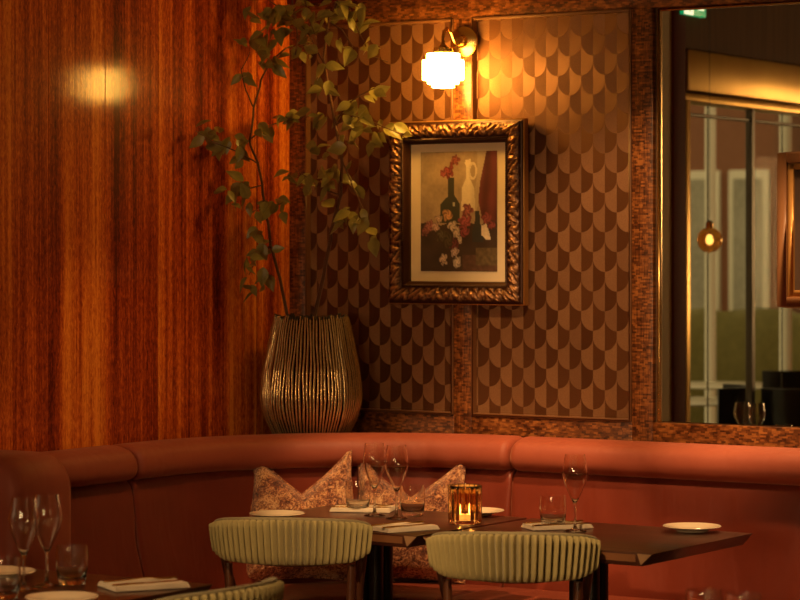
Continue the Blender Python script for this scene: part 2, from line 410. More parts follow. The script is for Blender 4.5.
for sg in segs:
    sweep(CAPP,sg,.03,capcrease).build('headroll',M['leather_cap'],bq)
    sweep(BACKP,sg,.02,crease).build('back_panel',M['leather'],bq)
    sweep(SEATP,sg,.025).build('seat_cushion',M['leather'],bq)
sweep([(.06,0.0),(.06,.362),(.60,.362),(.60,0.0)],srange(-2.5,1.60,.03),.002).build('plinth',M['walnut'],bq)
# corner ledge behind the curved headroll
ang=[PI/2+PI/2*i/24 for i in range(25)]
arc=[(T+(T-.03)*math.cos(a), -T+(T-.03)*math.sin(a)) for a in ang]
n=len(arc); vs=[(x,y,.93) for x,y in arc]+[(.001,-.006,.93)]+[(x,y,.90) for x,y in arc]+[(.001,-.006,.90)]
fs=[tuple(range(n+1)),tuple(range(2*n+1,n,-1))]+[(i,(i+1)%(n+1),(i+1)%(n+1)+n+1,i+n+1) for i in range(n+1)]
MB().add(vs,fs).build('corner_ledge',M['walnut'],bq,smooth=False)
# rounded end wing of the left run
m=MB(); rows=[]
def rrect(x1,z1,r,inset,nn=8):
    pts=[(0.004,.0)]
    pts=[(.004,.02),(x1-inset,.02)]
    for i in range(nn+1):
        a=PI/2*i/nn; pts.append((x1-inset-r+r*math.cos(a), z1-inset-r+r*math.sin(a)))
    pts.append((.004,z1-inset)); return pts
for yq,ins in ((-1.61,.05),(-1.615,.03),(-1.63,.012),(-1.66,.002),(-1.70,0),(-1.82,0),(-1.86,.002),(-1.89,.012),(-1.905,.03),(-1.91,.05)):
    rows.append([(x,yq,z) for x,z in rrect(.275,1.0,.11,ins)])
m.grid(rows,closed_u=True,cap=True); m.build('end_wing',M['leather_cap'],bq)

# ================================================================== CUSHIONS
def cushion(name,label,loc,rz,lean,w,h,dip,seed,ear):
    root=thing(name,label,'cushion',loc,rz,'bronze velvet cushions on the banquette')
    n=26; rnd=random.Random(seed); ph=rnd.random()*9
    def surf(side):
        rows=[]
        for j in range(n+1):
            v=-1+2*j/n; row=[]
            for i in range(n+1):
                u=-1+2*i/n
                pin=1-.10*(1-v*v)*abs(u)**2; pin2=1-.08*(1-u*u)*v*v
                x=u*w/2*pin; z=v*h/2*pin2
                th=.068*max(0,(1-u**4))**.6*max(0,(1-v**4))**.6
                up=max(0,min(1,(v+.55)/1.55)); up=up*up*(3-2*up)
                ch=max(0,1-abs(u)-.06)**.95
                z-=dip*ch*up
                th*=1+.35*ch*up
                x*=1-ear*up                                 # ears lean in
                z+=.012*up*abs(u)**3
                yv=side*th+.02*math.sin(3*u+ph)*(1-v*v)*.4 + noise.noise(Vector((u*2+ph,v*2,side)))*.010*(1-u**8)*(1-v**8)
                row.append((x,yv,z+h/2))
            rows.append(row)
        return rows
    m=MB(); m.grid(surf(-1)); m.grid(surf(1))
    c=m.build('cover',M['velvet'],root)
    # piping around the rim
    R=surf(0); rim=R[0][:]+[r[-1] for r in R[1:]]+R[-1][-2::-1]+[r[0] for r in R[-2:0:-1]]
    p=MB().tube(rim+[rim[0]],.0045,8,False).build('piping',M['velvet'],root)
    for o in (c,p): o.rotation_euler=(lean,0,0)
    return root
pA=at_z(297,583,.474)
cushion('cushion','crushed bronze velvet cushion with two tall peaked corners behind the left ribbed chair',(.437,-.562,.474),math.radians(35),math.radians(-12),.43,.455,.135,3,.17)
cushion('cushion','crushed bronze velvet cushion with low corners behind the pair of tulip glasses',(.745,-.355,.474),math.radians(22),math.radians(-15),.415,.43,.125,5,.05)

# ================================================================== VASE
VC=Vector((.235,-.205,.93))
vp=[(.10,0),(.118,.012),(.146,.05),(.170,.10),(.183,.14),(.1875,.175),(.186,.21),(.178,.28),(.163,.35),(.149,.42),(.139,.465),(.135,.48)]
def interp(P,z):
    for (r0,z0),(r1,z1) in zip(P[:-1],P[1:]):
        if z<=z1: return r0+(r1-r0)*(z-z0)/(z1-z0)
    return P[-1][0]
NR=86; na=NR*6; nz=46; rows=[]
random.seed(11)
rt=[random.uniform(-.016,.012) for _ in range(NR)]; ro=[random.uniform(-.3,.3) for _ in range(NR)]; ra=[random.uniform(.75,1.2) for _ in range(NR)]
for j in range(nz+1):
    row=[]
    for i in range(na):
        r_i=(i//6)%NR; fr=(i%6)/6
        zt=.475+rt[r_i]*.9*math.sin(PI*(fr if fr>0 else .02))
        z=zt*j/nz; r=interp(vp,min(z,.48))
        fade=min(1,j/4)
        wob=.12*noise.noise(Vector((z*9,r_i*1.7,0)))
        a=2*PI*((i/6)+wob*2.6+ .5*noise.noise(Vector((z*5,r_i*.35,7))))/NR
        rr=r+fade*(.0068*ra[r_i]*abs(math.sin(PI*fr))**.8-.0036) + fade*.0015*noise.noise(Vector((z*60,r_i*3.1,2)))
        row.append((rr*math.cos(a),rr*math.sin(a),z))
    rows.append(row)
vs_=thing('vase','large bulbous bronze ribbed vase standing in the corner behind the banquette','vase',VC)
m=MB(); m.grid(rows,closed_u=True); m.add([(0,0,0)],[]);
m.f.append(tuple(range(na-1,-1,-1)))
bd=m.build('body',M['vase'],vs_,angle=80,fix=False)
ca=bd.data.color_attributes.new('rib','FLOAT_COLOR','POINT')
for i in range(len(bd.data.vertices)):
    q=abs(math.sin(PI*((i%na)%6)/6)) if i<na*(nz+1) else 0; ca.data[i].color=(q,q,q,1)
inn=[[ (x*.95,y*.95,z-.001) for x,y,z in rows[-1]]]+[[(.9*interp(vp,z)*math.cos(2*PI*i/na),.9*interp(vp,z)*math.sin(2*PI*i/na),z) for i in range(na)] for z in (.44,.3,.15,.02)]
m=MB(); m.grid([rows[-1]]+inn,closed_u=True); m.f.append(tuple(range(4*na+na-1+0,4*na-1,-1))) if False else None
m.build('lining',M['vase_in'],vs_,angle=80)

# ================================================================== PLANT
pl=thing('leafy_branches','tall olive-leaved branches arching out of the bronze ribbed vase','branches',VC+Vector((0,0,.05)))
def wall_d(px):
    r=ray(px); dl=(0-CAM.x)/r.x if r.x<0 else 99; db=(0-CAM.y)/r.y; return min(dl,db)
def P(px,py,back=.30): return at_d(px,py,min(9.52,wall_d(px)-back))
sm=MB(); org=pl.location
def stem(pts,r0,r1):
    V=[]
    for i in range(len(pts)-1):
        a,b=pts[i],pts[i+1]
        for q in range(4):
            s=q/4; V.append(a.lerp(b,s)+Vector((noise.noise(a*9+Vector((s,0,0))),noise.noise(a*7+Vector((0,s,0))),0))*.006*(1 if 0<i or q else 0))
    V.append(pts[-1]); n=len(V)
    sm.tube([v-org for v in V],[r0+(r1-r0)*i/(n-1) for i in range(n)],7)
baseL=VC+Vector((-.02,-.02,.10)); baseR=VC+Vector((.045,-.02,.10))
LB=[baseL,VC+Vector((-.068,-.055,.475)),P(280,278,.24),P(271,245,.22),P(266,215,.2),P(262,185,.2),P(257,163,.2),P(249,140,.2),P(254,108,.2),P(262,80,.2),P(272,60,.2),P(286,48,.2)]
RB=[baseR,VC+Vector((.035,-.03,.475)),P(326,262),P(331,232),P(341,195),P(342,160),P(335,125),P(329,92),P(323,62),P(329,22),P(344,-14)]
stem(LB,.0065,.003); stem(RB,.008,.004)
subs=[[P(257,163,.2),P(238,152,.17),P(215,143,.14),P(196,131,.13)],
 [P(249,140,.2),P(262,128,.22),P(290,118,.26),P(318,116)],
 [P(262,185,.2),P(243,190,.17),P(229,196,.15)],
 [P(271,245,.22),P(256,258,.18),P(249,275,.16)],
 [P(266,215,.2),P(278,205,.22),P(288,200,.24)],
 [P(323,62),P(312,40),P(297,20),P(290,-10)],
 [P(293,10),P(275,5,.24),P(258,-8,.22)],
 [P(295,55),P(297,35),P(292,5),P(294,-15)],
 [P(254,108,.2),P(246,90,.18),P(241,70,.16),P(250,52,.18)],
 [P(335,125),P(352,116),P(372,122),P(398,133),P(407,139)],
 [P(335,125),P(345,105),P(360,95),P(375,88)],
 [P(342,160),P(352,185),P(362,208),P(374,238)],
 [P(341,195),P(325,190),P(306,176),P(293,168)],
 [P(344,-14),P(352,15),P(362,38),P(370,55),P(388,62)],
 [P(329,22),P(342,30),P(352,45),P(352,58)],
 [P(300,-12),P(310,20),P(318,45)],
 [P(331,232),P(345,222),P(358,215)]]
for b in subs: stem(b,.0032,.0015)
sm.build('stems',M['stem'],pl)
lf=MB(); rl=random.Random(5)
def leaf(p,d,ln,wd,up):
    d=d.normalized(); side=d.cross(up)
    if side.length<.1: side=d.cross(Vector((1,.3,0)))
    side.normalize(); nrm=side.cross(d)
    prof=[(0,.06),(.12,.62),(.28,.98),(.45,1.0),(.65,.72),(.85,.32),(1,.02)]
    curl=rl.uniform(-.05,.35); fold=rl.uniform(.1,.45); rows=[]
    for (tt,w) in prof:
        c=p+d*ln*tt-nrm*curl*ln*tt*tt
        row=[]
        for q in (-1,-.5,0,.5,1): row.append(c+side*wd*.5*w*q+nrm*fold*abs(q)*wd*.5*w)
        rows.append([x-org for x in row])
    lf.grid(rows)
    # petiole
def scatter(px,py,rx,ry,n,back=.3,size=1.0,droop=.5):
    for _ in range(n):
        a=rl.uniform(0,2*PI); q=math.sqrt(rl.random())
        x=px+rx*q*math.cos(a); y=py+ry*q*math.sin(a)
        p=P(x,y,back+rl.uniform(-.06,.10))
        d=Vector((rl.uniform(-1,1),rl.uniform(-.8,.5),rl.uniform(-1.1,.7)-droop*.5))
        up=Vector((rl.uniform(-.6,.8),rl.uniform(-1.2,-.2),rl.uniform(.1,1)))
        ln=rl.uniform(.045,.078)*size; leaf(p,d,ln,ln*rl.uniform(.5,.68),up)
for (x,y,rx,ry,n,bk) in [(204,131,14,7,6,.13),(228,140,16,10,11,.15),(246,150,12,12,7,.17),(262,128,12,7,5,.22),(290,115,16,8,9,.28),(318,112,12,10,7,.3),
    (255,40,14,10,8,.18),(268,58,14,10,7,.2),(275,30,16,14,9,.22),(262,12,18,10,9,.22),(250,75,9,10,4,.17),(282,10,12,12,8,.26),(300,12,14,14,9,.3),(298,45,14,12,7,.3),(322,8,18,10,12,.3),(352,6,18,8,11,.3),(310,28,14,12,7,.3),(280,22,14,14,7,.24),(340,18,12,10,7,.28),
    (230,195,8,10,6,.15),(243,188,10,8,6,.17),(258,205,12,10,7,.2),(275,205,12,9,7,.22),(256,235,11,10,6,.18),(255,262,10,12,7,.17),(252,285,10,9,5,.16),(268,245,8,10,4,.2),(266,270,8,8,3,.2),
    (302,172,14,10,7,.3),(318,186,14,9,8,.3),(338,215,16,10,9,.3),(356,214,11,10,7,.3),(372,238,7,8,4,.3),(330,175,12,12,5,.3),(325,150,12,8,5,.3),(350,178,12,10,5,.3),
    (348,108,14,12,9,.26),(368,122,16,10,10,.22),(392,132,14,8,7,.18),(372,92,9,9,4,.24),(326,82,9,12,5,.3),(330,62,9,10,4,.3),(362,34,10,12,5,.28),(353,54,7,10,4,.28),(375,50,8,6,3,.26),(332,30,12,14,5,.3),(380,138,10,8,5,.2),(345,140,9,8,4,.28),(310,55,10,14,4,.3)]:
    scatter(x,y,rx,ry,n,bk)
lf.v=[(max(v[0],.012-org.x),min(v[1],-.014-org.y),v[2]) for v in lf.v]
lf.build('foliage',M['leaf'],pl,fix=False)

# ================================================================== SCONCE
SX=.778
sc=thing('wall_sconce','brass wall sconce with a lit stepped white glass shade above the gilt picture','wall lamp',(SX,-.004,2.41))
SR=.155; SZ=2.298-2.41
m=MB(); m.lathe([(.0,0),(.052,0),(.056,.004),(.056,.010),(.046,.016),(.024,.022),(.018,.034),(.0,.036)],32)
o=m.build('backplate',M['brass'],sc); o.rotation_euler=(PI/2,0,0)
pts=[(0,-.03,-.005),(0,-.05,-.012),(0,-.065,-.012),(0,-.082,.004),(0,-.10,.028),(0,-.125,.04),(0,-.147,.03),(0,-SR,.008),(0,-SR,-.03)]
MB().tube(pts,.006,12).build('arm',M['brass'],sc)
MB().lathe([(.0,-.018),(.012,-.02),(.014,-.026),(.034,-.032),(.036,-.046),(.036,-.056),(0,-.058)],32,(0,-SR,0)).build('gallery',M['brass'],sc)
k0=SZ
MB().lathe([(a*.95,k0+(b-k0)*.9) for a,b in [(.0,k0+.066),(.062,k0+.066),(.064,k0+.062),(.064,k0+.042),(.078,k0+.040),(.080,k0+.036),(.080,k0-.036),(.078,k0-.040),(.063,k0-.041),(.061,k0-.044),(.061,k0-.053),(.059,k0-.056),(.046,k0-.057),(.044,k0-.060),(.044,k0-.068),(.040,k0-.071),(0,k0-.072)]],40,(0,-SR,0)).build('shade',M['opal'],sc)

# ================================================================== GILT PICTURE
FX0,FX1,FZ0,FZ1=.468,1.040,1.452,2.122; FWD,FHT=FX1-FX0,FZ1-FZ0; FD=.056
pc=thing('framed_picture','ornate gilt framed still life painting hanging on the scalloped wallpaper','picture',((FX0+FX1)/2,.0,(FZ0+FZ1)/2))
# profile: (inset from outer edge, height off wall)
prof=[(0,0),(0,.030),(.004,.036),(.010,.038)]+[(.010+.052*i/15,.040+.016*math.sin(PI*(.15+.75*i/15))) for i in range(16)]+[(.064,.046),(.068,.046),(.071,.040),(.074,.030),(.080,.028),(.083,.020),(.083,.010)]
def rectpath(inset,n):
    hw,hh=FWD/2-inset,FHT/2-inset; C=[(-hw,-hh),(hw,-hh),(hw,hh),(-hw,hh)]; out=[]
    for a in range(4):
        p,q=C[a],C[(a+1)%4]
        for i in range(n): s=i/n; out.append((p[0]+(q[0]-p[0])*s,p[1]+(q[1]-p[1])*s))
    return out
NS=230; rows=[]
for pi_,(ins,hh) in enumerate(prof):
    rp=rectpath(ins,NS); row=[]
    base=rectpath(.036,NS)
    for i,(x,z) in enumerate(rp):
        y=hh
        if 4<=pi_<=19:
            w=(pi_-4)/15; bx_,bz_=base[i]
            env=math.sin(PI*w)**.5
            q=Vector((x*95,z*95,3)); 
            c1=noise.noise(q); c2=noise.noise(q*2.1+Vector((5,1,2)))
            run=(bx_ if (i//NS)%2==0 else bz_)
            scroll=math.sin(run*2*PI/.036+ (w-.5)*8*(1 if (int(math.floor(run/.036))%2==0) else -1))
            y+=env*(.0036*scroll+.0060*c1+.0050*c2)
        elif pi_ in (20,21):
            y+=.0022*math.sin(i*PI/1.5)
        row.append((x,-y,z))
    rows.append(row)
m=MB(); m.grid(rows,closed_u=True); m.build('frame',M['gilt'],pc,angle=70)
def ring(in0,in1,y0,y1,mat,name):
    m=MB(); r=[]
    for ins,yv in ((in0,y0),(in1,y1)): r.append([(x,-yv,z) for x,z in rectpath(ins,1)])
    return m.grid(r,closed_u=True).build(name,mat,pc,smooth=False)
m=MB(); w,hh=FWD/2,FHT/2
for (x0,x1,z0,z1) in ((-w-.002,-w+.008,-hh-.002,hh+.002),(w-.008,w+.002,-hh-.002,hh+.002),(-w,w,-hh-.002,-hh+.008),(-w,w,hh-.008,hh+.002)): m.box((x0,-.033,z0),(x1,.0,z1))
m.build('outer_band',M['giltside'],pc,bevel=.003,seg=1)
MB().box((-FWD/2+.075,-.011,-FHT/2+.07),(FWD/2-.075,-.004,FHT/2-.07)).build('mount',M['mat'],pc,smooth=False)
# the painting, a fine grid of coloured dabs
AW,AH=.325,.438; AX,AZ=0.002,.004
PAL={}
def inpoly(x,y,P_):
    c=False; j=len(P_)-1
    for i in range(len(P_)):
        if (P_[i][1]>y)!=(P_[j][1]>y) and x<(P_[j][0]-P_[i][0])*(y-P_[i][1])/(P_[j][1]-P_[i][1])+P_[i][0]: c=not c
        j=i
    return c
flowers=[(.36,.17,.06,.05,(.33,.06,.05)),(.30,.18,.04,.035,(.42,.10,.08)),(.46,.07,.055,.04,(.36,.09,.06)),(.40,.12,.03,.03,(.30,.05,.04)),
 (.35,.53,.065,.045,(.62,.32,.14)),(.24,.56,.05,.03,(.60,.42,.30)),(.11,.62,.06,.045,(.42,.16,.15)),(.20,.63,.05,.04,(.62,.40,.34)),(.06,.67,.05,.035,(.34,.12,.10)),
 (.42,.62,.06,.04,(.72,.58,.44)),(.48,.68,.05,.05,(.66,.52,.40)),(.50,.74,.04,.03,(.72,.6,.46)),(.62,.49,.07,.05,(.40,.12,.10)),(.59,.58,.08,.055,(.44,.10,.10)),(.57,.66,.06,.05,(.32,.07,.07)),
 (.44,.78,.06,.06,(.20,.05,.05)),(.45,.84,.055,.035,(.70,.52,.44)),(.30,.90,.05,.045,(.72,.56,.42)),(.48,.92,.05,.05,(.74,.60,.48)),(.86,.56,.06,.05,(.33,.08,.07)),(.93,.62,.05,.04,(.28,.06,.06)),(.27,.70,.07,.05,(.12,.10,.05)),(.36,.74,.06,.06,(.10,.08,.04))]
def paint(u,v):       # u right, v down, 0..1
    n1=noise.noise(Vector((u*6,v*8,1))); n2=noise.noise(Vector((u*25,v*30,4)))
    c=Vector((.34,.25,.15))*(1+.25*n1+.15*n2)
    if u>.62 and inpoly(u,v,[(.78,0),(1,0),(1,.62),(.80,.55),(.72,.3)]): c=Vector((.115,.028,.024))*(1+.35*math.sin(u*34+v*3)+.3*n1)
    if inpoly(u,v,[(.74,0),(.86,0),(.78,.25),(.74,.5),(.68,.45),(.74,.2)]): c=Vector((.42,.33,.22))*(1+.15*n1)
    if v>.60+.03*n1: c=Vector((.045,.028,.018))*(1+.4*n1)
    if v>.86 and u>.55: c=Vector((.10,.05,.03))*(1+.4*n2)
    if u>.72 and v>.80 and v<.95: c=Vector((.12,.085,.04))*(1+.5*n2)
    # dark bottle
    if inpoly(u,v,[(.36,.22),(.44,.22),(.44,.36),(.51,.43),(.51,.60),(.25,.60),(.26,.44),(.36,.37)]):
        c=Vector((.035,.04,.025))
        if .42<u<.45 and .42<v<.46: c=Vector((.4,.4,.3))
    # cream jug
    if inpoly(u,v,[(.585,.07),(.66,.065),(.665,.10),(.645,.13),(.645,.22),(.70,.30),(.72,.50),(.53,.50),(.545,.30),(.60,.22),(.60,.13),(.58,.10)]):
        c=Vector((.66,.56,.38))*(1+.1*n1-.25*max(0,(u-.64)/.1))
    e=((u-.685)/.055)**2+((v-.165)/.075)**2; e2=((u-.685)/.033)**2+((v-.165)/.052)**2
    if e<1 and e2>1: c=Vector((.60,.50,.34))
    # small dark bottle and white bloom at right
    if inpoly(u,v,[(.71,.50),(.77,.50),(.78,.60),(.82,.66),(.82,.76),(.68,.76),(.68,.66),(.71,.58)]): c=Vector((.03,.035,.03))
    if inpoly(u,v,[(.80,.62),(.86,.60),(.90,.68),(.92,.74),(.86,.74),(.80,.70)]): c=Vector((.70,.60,.46))*(1+.2*n2)
    for (x,y,rx,ry,cc) in flowers:
        e=((u-x)/rx)**2+((v-y)/ry)**2
        if e<1.05+.9*n2+.3*math.sin(5*math.atan2(v-y,u-x)+y*40):
            rr=math.sqrt(max(e,0)); c=Vector(cc)*(.72+.30*math.sin(rr*8+4*math.atan2(v-y,u-x)+x*30)+.4*n2)*(1.15-.5*rr)
    return c
gu,gv=110,150; vs=[];fs=[];cols=[]
for j in range(gv+1):
    for i in range(gu+1):
        u,v=i/gu,j/gv; vs.append((AX+(u-.5)*AW,-.0125,AZ+(.5-v)*AH)); cols.append(paint(u,v))
for j in range(gv):
    for i in range(gu): a=j*(gu+1)+i; fs.append((a,a+gu+1,a+gu+2,a+1))
m=MB(); m.add(vs,fs); ar=m.build('artwork',M['paint'],pc,smooth=False,fix=False)
ca=ar.data.color_attributes.new('paint','FLOAT_COLOR','POINT')
for i,c in enumerate(cols): ca.data[i].color=(max(0,c.x*1.25),max(0,c.y*1.25),max(0,c.z*1.25),1)

# plain framed picture hung over the mirror
q0=at_y(777,153,-.03); q1=at_y(777,307,-.03)
p2=thing('framed_picture','plain brown wooden framed dark picture hanging against the mirror','picture',(q0.x,.0,q1.z))
W2,H2=.44,q0.z-q1.z
def fr(name,inset,wd,y0,y1,mat):
    m=MB(); a=inset
    for (x0,x1,z0,z1) in ((a,a+wd,a,H2-a),(W2-a-wd,W2-a,a,H2-a),(a+wd,W2-a-wd,a,a+wd),(a+wd,W2-a-wd,H2-a-wd,H2-a)): m.box((x0,-y1,z0),(x1,-y0,z1))
    m.build(name,mat,p2,bevel=.004)
fr('frame',0,.035,.004-.014,.034,M['plainwood']); fr('inner_moulding',.035,.022,-.01,.024,M['giltside'])
MB().box((.055,-.012,.055),(W2-.055,.0,H2-.055)).build('artwork',M['darkart'],p2,smooth=False)

# ================================================================== TABLES
TZ=.75
def table(label,c,w,d,rz,group='dark wood dining tables'):
    root=thing('dining_table',label,'table',(c[0],c[1],0),rz,group)
    th=.042; uc=.036
    m=MB(); a,b=w/2,d/2
    m.add([(-a+uc,-b,TZ-th),(a-uc,-b,TZ-th),(a-uc,b,TZ-th),(-a+uc,b,TZ-th),(-a,-b,TZ-.002),(a,-b,TZ-.002),(a,b,TZ-.002),(-a,b,TZ-.002)],
          [(0,3,2,1),(4,5,6,7),(0,1,5,4),(1,2,6,5),(2,3,7,6),(3,0,4,7)])
    m.build('tabletop',M['table'],root,bevel=.0025,seg=2)
    m=MB(); m.box((-a+uc+.022,-b-.0015,TZ-th+.012),(a-uc-.022,-b+.004,TZ-.008)); m.build('edge_strip',M['edge'],root,smooth=False)
    for sx in (-1,1):
        m=MB(); T_=[(sx*(a-.052),TZ-.005),(sx*(a-.004),TZ-.005),(sx*(a-uc-.004),TZ-th+.004)]
        m.add([(x,-b-.0018,z) for x,z in T_]+[(x,-b+.003,z) for x,z in T_],[(0,1,2),(3,5,4),(0,3,4,1),(1,4,5,2),(2,5,3,0)]); tag(m.build('corner_facet',M['facet'],root,smooth=False),'pale corner facet')
    m=MB()
    for k_ in range(4):
        x=(-.028,.028)[k_%2]; y=(-.028,.028)[k_//2]; m.lathe([(.024,.03),(.024,TZ-th-.012)],20,(x,y,0))
    m.build('pedestal',M['black'],root)
    m=MB(); m.box((-.16,-.16,TZ-th-.014),(.16,.16,TZ-th)); m.build('mounting_plate',M['black'],root,bevel=.003)
    m=MB(); m.lathe([(.23,0),(.23,.012),(.21,.022),(.06,.032),(0,.033)],40); m.build('base',M['black'],root)
    return root
RZT=math.radians(-2.0)
tA=table('dark wooden table before the cushions, set with the pair of tulip glasses and candle',(.915,-.835),.795,.67,RZT)
tB=table('dark wooden table right of the candle, with a lone cream plate at its end',(1.745,-.872),.82,.67,RZT)
tC=table('dark wooden table in the blurred left foreground',(.985,-2.86),.92,.78,0)
tD=table('dark wooden table below the right foreground tumblers',(3.06,-2.68),.75,.72,0)

# ================================================================== CHAIRS
def chair(label,loc,rz):
    root=thing('dining_chair',label,'chair',loc,rz,'sage ribbed tub chairs')
    # local: front = +Y, back = -Y ; band around the back
    RA=.292; Z0,Z1=.672,.812; PH=math.radians(60); NRB=28; per=10; n=NRB*per
    def pt(ph,z,off):
        tz=(z-Z0)/(Z1-Z0); k=.93+.07*tz
        a=RA*k+off; return Vector((a*math.sin(ph),RA-.205-a*math.cos(ph),z))
    def ends(ph):   # the band narrows toward its tips
        e=max(0,(abs(ph)/PH-.72)/.28); return Z0+.02*e*e+.004-.010*(1-e)*math.cos(ph*.9), Z1-.008*e*e-.022*(ph/PH)**2
    rows=[]
    prof=[(0,0),(.015,.6),(.05,.92),(.2,1),(.5,1),(.8,1),(.95,.92),(.985,.6),(1,0)]
    for i in range(n+1):
        ph=-PH+2*PH*i/n; fr=(i%per)/per; rib=abs(math.sin(PI*fr))**1.15 if 0<i<n else 0
        z0,z1=ends(ph); tip=min(1,min(i,n-i)/5); row=[]
        for (tz,o) in prof: row.append(pt(ph,z0+(z1-z0)*tz,(.000+.025*rib)*o*(.4+.6*tip)))
        for (tz,o) in reversed(prof): row.append(pt(ph,z0+(z1-z0)*tz,-.010-(.003+.010*rib)*o*(.4+.6*tip)))
        rows.append(row)
    m=MB(); m.grid(rows,closed_u=True,cap=True); bk=m.build('backrest',M['sage'],root,angle=75)
    pp=[pt(-PH+2*PH*i/60,ends(-PH+2*PH*i/60)[1]+.001,-.002) for i in range(61)]
    e1=[pt(PH,ends(PH)[1]-(ends(PH)[1]-ends(PH)[0])*i/6,-.009) for i in range(1,7)]
    e0=[pt(-PH,ends(PH)[1]-(ends(PH)[1]-ends(PH)[0])*i/6,-.009) for i in range(6,0,-1)]
    MB().tube(e0+pp+e1,.0065,8).build('piping',M['piping'],bk)
    # dark frame rail under the band
    rl_=[pt(-PH*.98+2*PH*.98*i/40,0,-.008) for i in range(41)]
    for v,i in zip(rl_,range(41)): v.z=ends(-PH*.98+2*PH*.98*i/40)[0]-.006
    MB().tube(rl_,.011,8).build('frame_rail',M['walnut'],root)
    # seat
    m=MB()
    def rs(r,z,a,j): return r*(1+.05*math.cos(4*a+PI))
    m.lathe([(.0,.405),(.20,.405),(.228,.415),(.236,.435),(.232,.458),(.21,.474),(.12,.482),(0,.484)],44,rfun=rs); m.build('seat',M['leather'],root)
    m=MB(); m.lathe([(.215,.375),(.222,.38),(.222,.405),(.215,.41),(0,.41)],44); m.build('seat_frame',M['walnut'],root)
    for s_ in (-1,1):
        ph=s_*math.radians(48); a=pt(ph,.66,-.005); 
        MB().tube([a,(a.x*.97,a.y*.97,.43),(a.x*.95,a.y*1.05,.2),(a.x*.93,a.y*1.12,0.0)],[.013,.016,.014,.010],12).build('leg',M['walnut'],root)
        ph=s_*PH*.985; a=pt(ph,.76,-.009)
        MB().tube([(a.x,a.y+.012,.765),(a.x*.95,a.y+.02,.68),(a.x*.87,a.y+.05,.58),(a.x*.83,a.y+.10,.40),(a.x*.82,a.y+.15,0.0)],[.009,.013,.016,.016,.010],12).build('leg',M['walnut'],root)
    return root
chA=chair('sage ribbed tub chair before the pointed cushions, its back left of centre',(.925,-1.32,0),math.radians(24))
chB=dup(chA,'sage ribbed tub chair in front of the candle and the right table',(1.72,-1.30,0),math.radians(24))
chC=dup(chA,'blurred sage ribbed tub chair cut off at the bottom edge, left foreground',(1.64,-2.84,0),math.radians(90))

# ================================================================== TABLEWARE
def tulip(label,loc,h=.245,r=.0405,group='tulip wine glasses',name='wine_glass'):
    root=thing(name,label,'glass',loc,0,group); s=h/.245; k=r/.037
    def pr(off):
        return [(.0045,.088),(.0075,.095),(.014,.110),(.0225,.130),(.032,.155),(.0365,.176),(.037,.19),(.034,.213),(.0295,.245)]
    o=pr(0)
    outer=[(0,.0),(.034,.0),(.0345,.002),(.03,.0035),(.012,.007),(.005,.013),(.0036,.03),(.0034,.055),(.0036,.078)]+o
    inner=[(max(0,rr-.0012),z+.0005*(1 if i==0 else 0)) for i,(rr,z) in enumerate(o)][::-1]
    inner[-1]=(.002,.093); inner.append((0,.092))
    P_=[(rr*k,z*s) for rr,z in outer+inner]
    MB().lathe(P_,36).build('glass_body',M['glass'],root,angle=60); return root
def tumbler(label,loc,h=.104,r=.0435,group='thick based tumblers'):
    root=thing('tumbler',label,'glass',loc,0,group); s=h/.1; k=r/.042
    P_=[(0,0),(.030,0),(.034,.002),(.0385,.02),(.0415,.045),(.042,.065),(.0405,.09),(.0395,.1),(.0385,.1),(.0395,.088),(.0408,.065),(.0403,.045),(.037,.024),(.03,.017),(.012,.0135),(0,.013)]
    MB().lathe([(a*k,b*s) for a,b in P_],40).build('glass_body',M['glass'],root,angle=60); return root
def plate(label,loc,r=.09):
    root=thing('side_plate',label,'plate',loc,0,'cream side plates'); k=r/.09
    P_=[(0,0),(.048,0),(.050,.003),(.052,.006),(.075,.011),(.089,.015),(.0905,.0165),(.089,.018),(.075,.0145),(.052,.0095),(.046,.007),(0,.007)]
    MB().lathe([(a*k,b) for a,b in P_],48).build('dish',M['ceramic'],root,angle=50); return root
def put(px,py): p=at_z(px,py,TZ); return p
g1=tulip('left one of the two tulip wine glasses before the right cushion',put(374.5,515.5))
g2=dup(g1,'right one of the two tulip wine glasses before the right cushion',put(396.5,518.5))
g3=dup(g1,'single tulip wine glass right of the tumbler on the right table',put(575,531))
g4=dup(g1,'left tulip wine glass of the blurred foreground pair',put(24,590))
g5=dup(g1,'right tulip wine glass of the blurred foreground pair',put(47,586))
w1=tulip('white wine glass on the far side of the left foreground table, nearer the wall',(.60,-2.78,TZ),.195,.040,'small wine glasses','small_wine_glass')
w2=dup(w1,'white wine glass on the far side of the left foreground table, nearer the chair',(.685,-2.755,TZ))
t1=tumbler('clear tumbler left of the tulip glass pair',put(358,511))
dup(t1,'clear tumbler right of the tulip glass pair, behind the napkin',put(412.5,516))
dup(t1,'clear tumbler standing in front of the napkin on the right table',put(553,527.5))
dup(t1,'blurred clear tumbler right of the foreground tulip glasses',put(72,584))
dup(t1,'blurred tumbler at the left edge of the frame',put(4,598))
r1=at_d(704,593,5.99); dup(t1,'left one of two blurred tumblers cut off at the bottom right',(r1.x,r1.y,TZ))
r2=at_d(743,596,5.93); dup(t1,'right one of two blurred tumblers cut off at the bottom right',(r2.x,r2.y,TZ))
p1=plate('cream side plate alone at the right end of the right table',put(692,531),.093)
dup(p1,'cream side plate half hidden behind the amber candle holder',put(477,515))
dup(p1,'cream side plate behind the left ribbed chair',put(277,518))
dup(p1,'cream side plate at the left edge behind the foreground tulip glasses',put(2,577))
dup(p1,'cream side plate at the bottom edge in front of the foreground tumbler',put(62,603))

